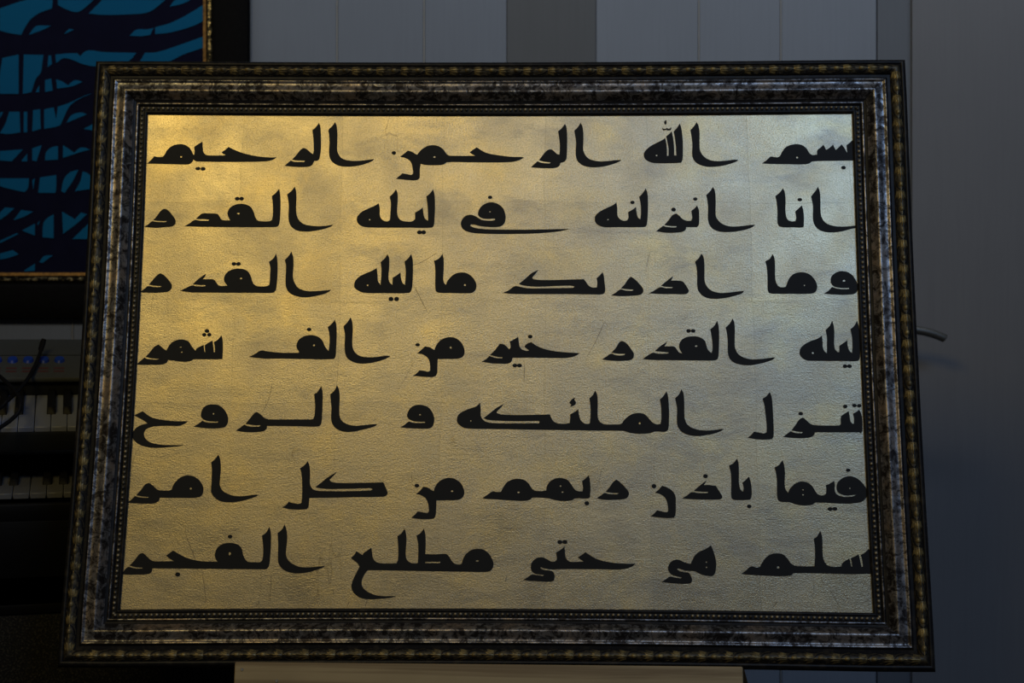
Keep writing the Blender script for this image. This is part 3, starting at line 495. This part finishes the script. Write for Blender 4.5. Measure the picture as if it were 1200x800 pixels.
PATCHES = """
-10633,6912 -10066,7089 -9535,7089 -9552,6912 -9836,6805 -10013,6664 -10137,6469 -10190,6362 -10421,6398 -10633,6451
-9428,7089 -8684,7089 -9003,6841 -9251,6894 -9428,6983
-8790,6805 -8542,7053 -8507,7089 -7195,7089 -7532,6841 -7975,6788 -8507,6779
-7107,6947 -6983,7089 -6664,7089 -6876,7000
-10031,6362 -9889,6539 -9747,6557 -9570,6548 -9783,6451
-9304,6380 -9198,6486 -9091,6469 -9216,6415
-7940,6345 -7798,6469 -7585,6477 -7443,6504 -7514,6362 -7709,6336
-7408,6380 -7408,6522 -7089,6610 -6734,6788 -6415,6983 -6415,6646 -6646,6539 -7089,6415
-10580,5884 -10243,5955 -10243,5139 -10456,5139 -10633,5139 -10633,5494
-10137,5955 -9730,5946 -9765,5671 -9783,5582 -9889,5441 -9978,5175 -10155,5139
-9623,5937 -9570,5937 -9552,5760 -9641,5689
-9481,5955 -9038,5981 -8967,5919 -8861,6017 -8737,6043 -8507,6008 -7798,5990 -7993,5795 -8542,5707 -8861,5742 -9286,5884 -9464,5777
-7621,5990 -7355,6008 -6912,6150 -6415,6327 -6415,6096 -6823,5955 -7178,5795 -7745,5777
-9889,5175 -9818,5317 -9818,5175
-9694,5175 -9694,5423 -9570,5458 -9535,5210
-9464,5441 -9357,5405 -9216,5317 -9074,5423 -8914,5388 -9127,5299 -9446,5246
-10633,4750 -10562,4767 -10633,4626
-10438,4767 -10226,4767 -10208,4342 -10456,4306 -10633,4324 -10527,4501
-10137,4767 -10066,4767 -10066,4342 -10137,4342
-9942,4803 -9800,4820 -9783,4413 -9960,4360
-9712,4820 -9517,4856 -9464,4608 -9428,4874 -9216,4944 -8861,5104 -8719,5139 -8950,5051 -9180,4891 -9322,4608 -9393,4484 -9712,4413
-9251,4537 -9145,4696 -8950,4750 -8826,4714 -9038,4626
-8897,4413 -8613,4555 -8613,4360
-10633,3952 -10155,3988 -10385,3739 -10633,3757
-10190,3739 -10066,3899 -10066,3739
-9960,4005 -9765,4076 -9871,3739 -9960,3757
-9694,3757 -9676,3917 -9570,4023 -9428,4058 -9428,3775
-9322,4076 -9216,4005 -9091,3917 -8950,4023 -8755,3988 -8950,3934 -9322,3810
-10633,3385 -10031,3385 -10048,3190 -10119,3101 -10456,3172 -10633,3225
-9960,3349 -9907,3385 -9942,3155
-9800,3403 -9464,3456 -9464,3190 -9481,3084 -9836,3084
-9286,3084 -9357,3119 -9304,3367 -9180,3509 -9003,3562 -9109,3349
-8914,3527 -8808,3491 -8702,3367 -8702,3172 -9074,3119 -8967,3314
-10633,2658 -10527,2782 -10332,2765 -10492,2623 -10633,2517
-10350,2517 -10190,2729 -9942,2694 -10137,2587
-10173,2304 -9907,2446 -9907,2198
-9854,2446 -9800,2517 -9836,2410
-9747,2162 -9730,2446 -9659,2552 -9517,2641 -9517,2144
-9340,2694 -9216,2623 -9074,2534 -8950,2676 -8826,2641 -9038,2446 -9322,2233
-9127,2127 -8719,2517 -8719,2127
-10633,2091 -10279,2251 -10243,2233 -10633,2038
-10633,1825 -10368,1896 -10243,1808 -10456,1737 -10633,1701
-9818,1648 -9712,1772 -9535,1790 -9747,1630
-10102,1489 -9907,1613 -9907,1471 -10137,1453
"""
CRACKS = """
1921,3055 1871,2817 1795,2663
795,1068 846,954 963,681 1017,500
1075,489 1120,252 1139,95
2004,481 2000,278 1995,98
4154,4919 3942,4784 3824,4747
3829,4466 3927,4283 4025,4089
6477,3923 6357,3659 6239,3443
5373,3394 5379,3239 5374,3097
7433,122 7502,156 7604,168 7693,135 7784,124
5155,472 5133,381
2833,282 2847,214
3854,1815 3868,1700
9437,310 9501,198 9563,65
9330,466 9371,354
9616,266 9680,177
8673,61 8743,139
1815,42 1857,120
3033,47 3054,114
3293,138 3272,48
5026,1106 5220,1096 5358,1102
"""

def smooth_poly(pts):
    n = len(pts); P = [Vector((x, y, 0)) for x, y in pts]; corner = []
    for i in range(n):
        a = P[i]-P[i-1]; b = P[(i+1) % n]-P[i]
        corner.append(a.length < 1e-9 or b.length < 1e-9 or a.angle(b) > R(50))
    out = []
    for i in range(n):
        p1, p2 = P[i], P[(i+1) % n]
        L = (p2-p1).length
        if L < 0.0008: out.append(p1); continue
        if corner[i]: t1 = (p2-p1)
        else:
            a, b = p1-P[i-1], p2-p1; t1 = a + b; t1 = t1.normalized()*L
        j = (i+1) % n
        if corner[j]: t2 = (p2-p1)
        else:
            a, b = p2-p1, P[(j+1) % n]-p2; t2 = a + b; t2 = t2.normalized()*L
        sub = 4 if (not corner[i] or not corner[j]) else 1
        for k in range(sub):
            t = k/sub
            out.append((2*t**3-3*t*t+1)*p1 + (t**3-2*t*t+t)*t1 + (-2*t**3+3*t*t)*p2 + (t**3-t*t)*t2)
    return [(v.x, v.y) for v in out]
def ell(x, y, rx, ry, n=14): return [(x+rx*math.cos(2*math.pi*k/n), y+ry*math.sin(2*math.pi*k/n)) for k in range(n)]
deps = None
def fill_bm(bm, loops, depth):
    """outline plus holes -> filled, slightly raised plate, added to bm"""
    cu = bpy.data.curves.new('t', 'CURVE'); cu.dimensions = '2D'; cu.fill_mode = 'BOTH'; cu.extrude = depth/2
    for lp in loops:
        s = cu.splines.new('POLY'); s.points.add(len(lp)-1); s.use_cyclic_u = True
        for k, (x, y) in enumerate(lp): s.points[k].co = (x, y, 0, 1)
    ob = bpy.data.objects.new('t', cu)
    me = ob.to_mesh(); bm.from_mesh(me)
    ob.to_mesh_clear(); bpy.data.objects.remove(ob); bpy.data.curves.remove(cu)
pair = lambda z: tuple(float(q)/1e4 for q in z.split(','))
for line in WORDS.strip().splitlines():
    bm = bmesh.new(); groups = []
    for it in line.split('|'):
        k = it.split(); pts = [pair(z) for z in k[1:]]
        if k[0] == 'P': groups.append([smooth_poly(pts)])
        elif k[0] == 'S': groups[-1].append(pts)
        elif k[0] == 'H': groups[-1].append(ell(*pts[0], *pts[1], 8))
        elif k[0] == 'D': groups.append(['dot', ell(*pts[0], *pts[1])])
    # holes belong to the outline read last; dots stand alone
    for g in groups:
        fill_bm(bm, g[1:] if g[0] == 'dot' else g, 0.0004)
    for v in bm.verts: v.co.z += 0.0002
    build('letters', bm, M_ink, pic)

M_crack = simple('crack_line', (0.16, 0.125, 0.08), 0.7, 0.3, var=0.3)
bm = bmesh.new()
for line in CRACKS.strip().splitlines():
    P = catmull([(*pair(z), 0.00008) for z in line.split()], 5)
    if len(P) < 2: continue
    rows = []
    for i, p in enumerate(P):
        t_ = (P[min(i+1, len(P)-1)]-P[max(i-1, 0)]).normalized(); n_ = Vector((-t_.y, t_.x, 0))
        w_ = 0.00036*(0.45+0.55*math.sin(math.pi*(i+0.5)/len(P)))*random.uniform(0.6, 1.2)
        rows.append((bm.verts.new(p-n_*w_), bm.verts.new(p+n_*w_)))
    for a_, b_ in zip(rows[:-1], rows[1:]): bm.faces.new((a_[0], b_[0], b_[1], a_[1]))
ck = build('hairline_cracks', bm, M_crack, pic); ck['kind'] = 'stuff'

# ------------------------------------------------------------------ the easel
ez = empty('easel', LM)
tag(ez, 'pale pine easel whose ledge carries the framed calligraphy', 'easel')
def ebox(name, x0, x1, y0, y1, z0, z1, mat, bevel=0.003, rot=0.0):
    o = box(name, -(x1-x0)/2, (x1-x0)/2, -(y1-y0)/2, (y1-y0)/2, -(z1-z0)/2, (z1-z0)/2, mat, ez, bevel, 3)
    o.matrix_local = Matrix.Translation(((x0+x1)/2, (y0+y1)/2, (z0+z1)/2)) @ Matrix.Rotation(rot, 4, 'Z')
    return o
lb = ebox('ledge_lip', 0.1635, 0.8215, -0.146, -0.0688, 0.0200, 0.0400, M_pine, 0.0022, R(-0.25))
ebox('ledge_shelf', 0.1655, 0.8195, -0.098, -0.0785, -0.060, 0.0195, M_pine, 0.002, R(-0.2))
for sx, sy in ((0.1735, -0.0785), (0.219, -0.0925), (0.439, -0.0950), (0.628, -0.0965)):
    bm = bmesh.new()
    bmesh.ops.create_cone(bm, cap_ends=True, segments=12, radius1=0.0022, radius2=0.0017, depth=0.0012)
    s = build('screw', bm, M_screw, lb, 40); s.location = (sx-0.4925, sy+0.1074, 0.0104)
ebox('mast', 0.530, 0.585, -0.60, 0.745, -0.060, -0.0145, M_pine_v)
def strut(name, p, q, w=0.04, t=0.022):
    inv = LM.inverted(); p = Vector(p); q = Vector(q)
    d = q-p; o = box(name, -w/2, w/2, -t/2, t/2, -d.length/2, d.length/2, M_pine_v, ez, 0.003, 2)
    o.matrix_local = Matrix.Translation((p+q)/2) @ d.to_track_quat('Z', 'Y').to_matrix().to_4x4()
FL = -(O.z)/AY.z                     # local y of the floor in the panel's plane
strut('front_leg', (0.46, 0.62, -0.085), (0.16, FL+0.020, -0.085))
strut('front_leg', (0.655, 0.62, -0.085), (0.95, FL+0.020, -0.085))
ebox('cross_bar', 0.17, 0.93, -0.30, -0.26, -0.125, -0.100, M_pine)
rl = LM.inverted() @ Vector((0.04, 2.95, 0.012)); strut('rear_leg', (0.557, 0.66, -0.08), rl)
# a pale clip whose edge peeps over the top of the frame
ebox('top_clamp', 0.560, 0.583, 0.735, 0.7765, -0.034, -0.0146, M_pine, 0.002)
ebox('clamp_tip', 0.576, 0.600, 0.7655, 0.7745, -0.034, -0.0200, M_pine, 0.002)

# ------------------------------------------------------------------ the blue painting on the wall
PY = 3.19
bp = empty('blue_painting', Matrix.Translation((0, PY, CAMZ)))
tag(bp, 'teal and navy brushstroke painting in a wide black frame, hanging on the wall at left', 'painting')
cx1 = (238.5-600)/1800*PY; cz0 = (400-319.5)/1800*PY; cx0 = cx1-1.10; cz1 = cz0+1.10
box('canvas', cx0, cx1, 0.0, 0.008, cz0, cz1, M_navy, bp)
for line in PATCHES.strip().splitlines():
    pts = [pair(z) for z in line.split()]
    bm = bmesh.new(); fill_bm(bm, [smooth_poly(pts)], 0.0006)
    for v in bm.verts: v.co = Vector((v.co.x, -0.0008-v.co.z, v.co.y))
    build('blue_brushwork', bm, M_blue, bp)
px = PY/1800
# mitred rails: (offset outward, forward height)
pp = [((0.0, 0.0), 0), ((0.0, 0.006), 1), ((3.6*px, 0.007), 1), ((4.0*px, 0.0045), 0), ((5.2*px, 0.0045), 2), ((6.5*px, 0.010), 2), ((9.2*px, 0.010), 2), ((10.4*px, 0.005), 0), ((13*px, 0.0045), 0),
      ((14*px, 0.018), 0), ((18*px, 0.021), 0), ((30*px, 0.0215), 0), ((47*px, 0.022), 0), ((53*px, 0.018), 0), ((54*px, 0.010), 0), ((54*px, -0.0095), 0)]
cs = [Vector((cx0, 0, cz0)), Vector((cx1, 0, cz0)), Vector((cx1, 0, cz1)), Vector((cx0, 0, cz1))]
dg = [Vector((-1, 0, -1)), Vector((1, 0, -1)), Vector((1, 0, 1)), Vector((-1, 0, 1))]
for k in range(4):
    bm = bmesh.new(); prev = None; j = (k+1) % 4
    for (u, h), mi in pp:
        a = bm.verts.new(cs[k]+dg[k]*u+Vector((0, -h, 0))); b = bm.verts.new(cs[j]+dg[j]*u+Vector((0, -h, 0)))
        if prev: f = bm.faces.new((prev[0], prev[1], b, a)); f.material_index = prev[2]
        prev = (a, b, mi)
    rail = build('rail', bm, [M_blackframe, M_goldline, M_glint], bp, 30)
    # raised sequin-like studs along the inner slip
    if k in (0, 1):
        bm = bmesh.new(); Ln = (cs[j]-cs[k]).length; dr = (cs[j]-cs[k]).normalized(); od = (dg[k]+dg[j]).normalized()
        n = int(Ln/0.006)
        for q in range(n):
            c = cs[k]+dr*(0.004+q*0.006)+od*(7.8*px)+Vector((0, -0.0100, 0))
            r = bmesh.ops.create_icosphere(bm, subdivisions=1, radius=0.0024)
            for v in r['verts']: v.co = c + v.co*random.uniform(0.98, 1.0)
        s = build('studs', bm, M_glint, rail); s['kind'] = 'stuff'

# ------------------------------------------------------------------ keyboards
YAW = R(16)
def kmat(loc, tilt): return Matrix.Translation(loc) @ Matrix.Rotation(YAW, 4, 'Z') @ Matrix.Rotation(tilt, 4, 'X')
def keys(root, P, Lk, whites, offset, blackset, matw, hb=0.010, drop=0.016, wlen_black=0.092):
    for i in whites:
        x0 = offset+i*P
        box('white_key', x0+0.0005, x0+P-0.0005, 0.0, Lk, -drop, 0.0, matw, root, 0.0012, 1)
        if (i % 7) in blackset:
            bm = bmesh.new()
            w = 0.0068
            lo = bx(bm, x0+P-w, x0+P+w, Lk-wlen_black, Lk, -0.002, hb, 0.0)
            for v in bm.verts:
                if v.co.z > 0:
                    v.co.x = x0+P+(v.co.x-x0-P)*0.78
                    if v.co.y < Lk-wlen_black+0.001: v.co.y += 0.008
            bmesh.ops.bevel(bm, geom=list(bm.edges), offset=0.0010, segments=1, affect='EDGES')
            build('black_key', bm, M_blackkey, root, 40)
# upper, portable keyboard.  local x along the keys, y towards its back, z up
P1 = 0.0235
U = empty('electronic_keyboard', kmat(((40-600)/1800*2.27, 2.27, CAMZ-0.1262), R(17)))
tag(U, 'slim grey electronic keyboard with round blue buttons, lying above the black piano', 'keyboard')
xa, xb = -0.85, 0.42
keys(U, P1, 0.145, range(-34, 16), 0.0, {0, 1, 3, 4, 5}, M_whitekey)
# seam at px 42 carries a black key: white 0 is the key right of seam x=0 (C# over seam P1)
box('body', xa, xb, -0.006, 0.345, -0.036, -0.018, M_kdark, U, 0.004)
box('front_slip', xa, xb, -0.010, -0.002, -0.034, -0.006, M_kdark, U, 0.002)
bm = bmesh.new(); bx(bm, xa, xb, 0.146, 0.345, -0.018, 0.022, 0.003); build('key_block_housing', bm, M_kdark, U, 40)
bm = bmesh.new(); bx(bm, xa, xb, 0.139, 0.345, 0.0225, 0.031, 0.003); pn = build('control_panel', bm, M_kbody, U, 40)
bm = bmesh.new(); bx(bm, xa, xb, 0.252, 0.254, 0.0308, 0.0315, 0.0); build('panel_groove', bm, M_kdark, pn)
for k in range(-8, 4):
    xbtn = -0.0375+k*0.0240
    if xbtn > xb-0.02: continue
    bm = bmesh.new()
    bmesh.ops.create_cone(bm, cap_ends=True, segments=20, radius1=0.0084, radius2=0.0070, depth=0.004)
    for v in bm.verts: v.co.y *= 1.7
    o = build('button', bm, M_button, pn, 40); o.location = (xbtn, 0.225, 0.0330)
    for yy in (0.186, 0.170):
        box('print_mark', xbtn-0.0085, xbtn+0.0075, yy-0.004, yy+0.004, 0.0309, 0.0313, M_redmark, pn)
for xx in (xa+0.1, xb-0.1):
    box('foot', xx-0.03, xx+0.03, 0.20, 0.26, -0.060, -0.036, M_rubber, U, 0.003)

# lower piano
L = empty('digital_piano', kmat(((34.5-600)/1800*2.22, 2.22, 0), 0))
tag(L, 'black lacquered upright piano with a row of white keys, standing behind the picture', 'piano')
KZ = CAMZ-0.219
kb = empty('keybed', None, L); kb.location = (0, 0, KZ); kb.rotation_euler = (R(7.5), 0, 0)
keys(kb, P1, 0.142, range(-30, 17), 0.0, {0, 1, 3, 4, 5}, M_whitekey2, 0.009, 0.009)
box('key_slip', -0.80, 0.50, -0.022, -0.004, KZ-0.040, KZ-0.013, M_gloss, L, 0.003)
box('key_bed', -0.80, 0.50, -0.022, 0.50, KZ-0.120, KZ-0.036, M_gloss, L, 0.004)
box('fallboard', -0.80, 0.50, 0.150, 0.50, KZ-0.030, KZ+0.045, M_gloss, L, 0.006)
box('side_panel', -0.84, -0.80, 0.0, 0.50, 0.0, KZ+0.045, M_gloss, L, 0.005)
box('side_panel', 0.50, 0.54, 0.05, 0.50, 0.0, KZ+0.045, M_gloss, L, 0.005)
box('lower_panel', -0.80, 0.50, 0.26, 0.30, 0.02, KZ-0.12, M_gloss, L, 0.004)
box('bottom_rail', -0.80, 0.50, 0.10, 0.26, 0.0, 0.06, M_gloss, L, 0.004)

# black textured speaker under the piano
S = empty('speaker_cabinet', kmat(((34.5-600)/1800*2.22, 2.22, 0), 0))
tag(S, 'black speckled cabinet under the piano at the lower left', 'cabinet')
box('shell', -0.60, 0.46, 0.030, 0.245, 0.0605, 0.612, M_vinyl, S, 0.006)
box('edge_strip', -0.60, 0.46, 0.0265, 0.034, 0.602, 0.616, M_gloss, S, 0.002)

# cable draped over the keyboard
def ray(px_, py_, d): return ((px_-600)/1800*d, d, CAMZ+(400-py_)/1800*d)
cab = [ray(51, 399, 2.50), ray(49, 407, 2.48), ray(43, 424, 2.44), ray(33, 443, 2.36), ray(20, 459, 2.30), ray(8, 470, 2.27), ray(0, 478, 2.26), ray(-30, 500, 2.2)]
bm = bmesh.new(); tube_bm(bm, catmull(cab, 8), 0.0030, 10)
c1 = build('audio_cable', bm, M_rubber, None, 60); tag(c1, 'thin black cable running diagonally across the keyboard buttons', 'cable', None)
bm = bmesh.new(); tube_bm(bm, [ray(51.5, 397, 2.50), ray(50, 402, 2.50), ray(48, 409, 2.485)], [0.0035, 0.0048, 0.0042], 12); build('plug', bm, M_rubber, c1, 50)
cab = [ray(-20, 428, 2.36), ray(0, 441, 2.34), ray(12, 452, 2.30), ray(21, 463, 2.26), ray(24, 473, 2.24), ray(22, 482, 2.235), ray(14, 491, 2.225), ray(3, 499, 2.20), ray(-30, 520, 2.15)]
bm = bmesh.new(); tube_bm(bm, catmull(cab, 8), 0.0030, 10)
tag(build('audio_cable', bm, M_rubber, None, 60), 'thin black cable looping down over the white keys at the left edge', 'cable')

# bent rod standing out of the pier
ry = WY-0.012
def pr(px_, py_, d): return ray(px_, py_, d)
bm = bmesh.new()
tube_bm(bm, catmull([pr(1030, 388, ry-0.004), pr(1034, 386, ry-0.09), pr(1046, 384.5, ry-0.11), pr(1072, 386.5, ry-0.11), pr(1090, 390, ry-0.11), pr(1104, 395, ry-0.11), pr(1108, 397, ry-0.11)], 7), [0.0085]*40+[0.0082, 0.0070, 0.0045], 14)
hd = build('lever_handle', bm, M_rod, None, 60)
tag(hd, 'dark curved metal lever projecting beside the right edge of the frame', 'handle')
bm = bmesh.new(); bmesh.ops.create_cone(bm, cap_ends=True, segments=24, radius1=0.022, radius2=0.020, depth=0.008)
rs = build('rose_plate', bm, M_rod, hd, 40); rs.rotation_euler = (R(90), 0, 0); rs.location = pr(1029, 388, ry+0.0)
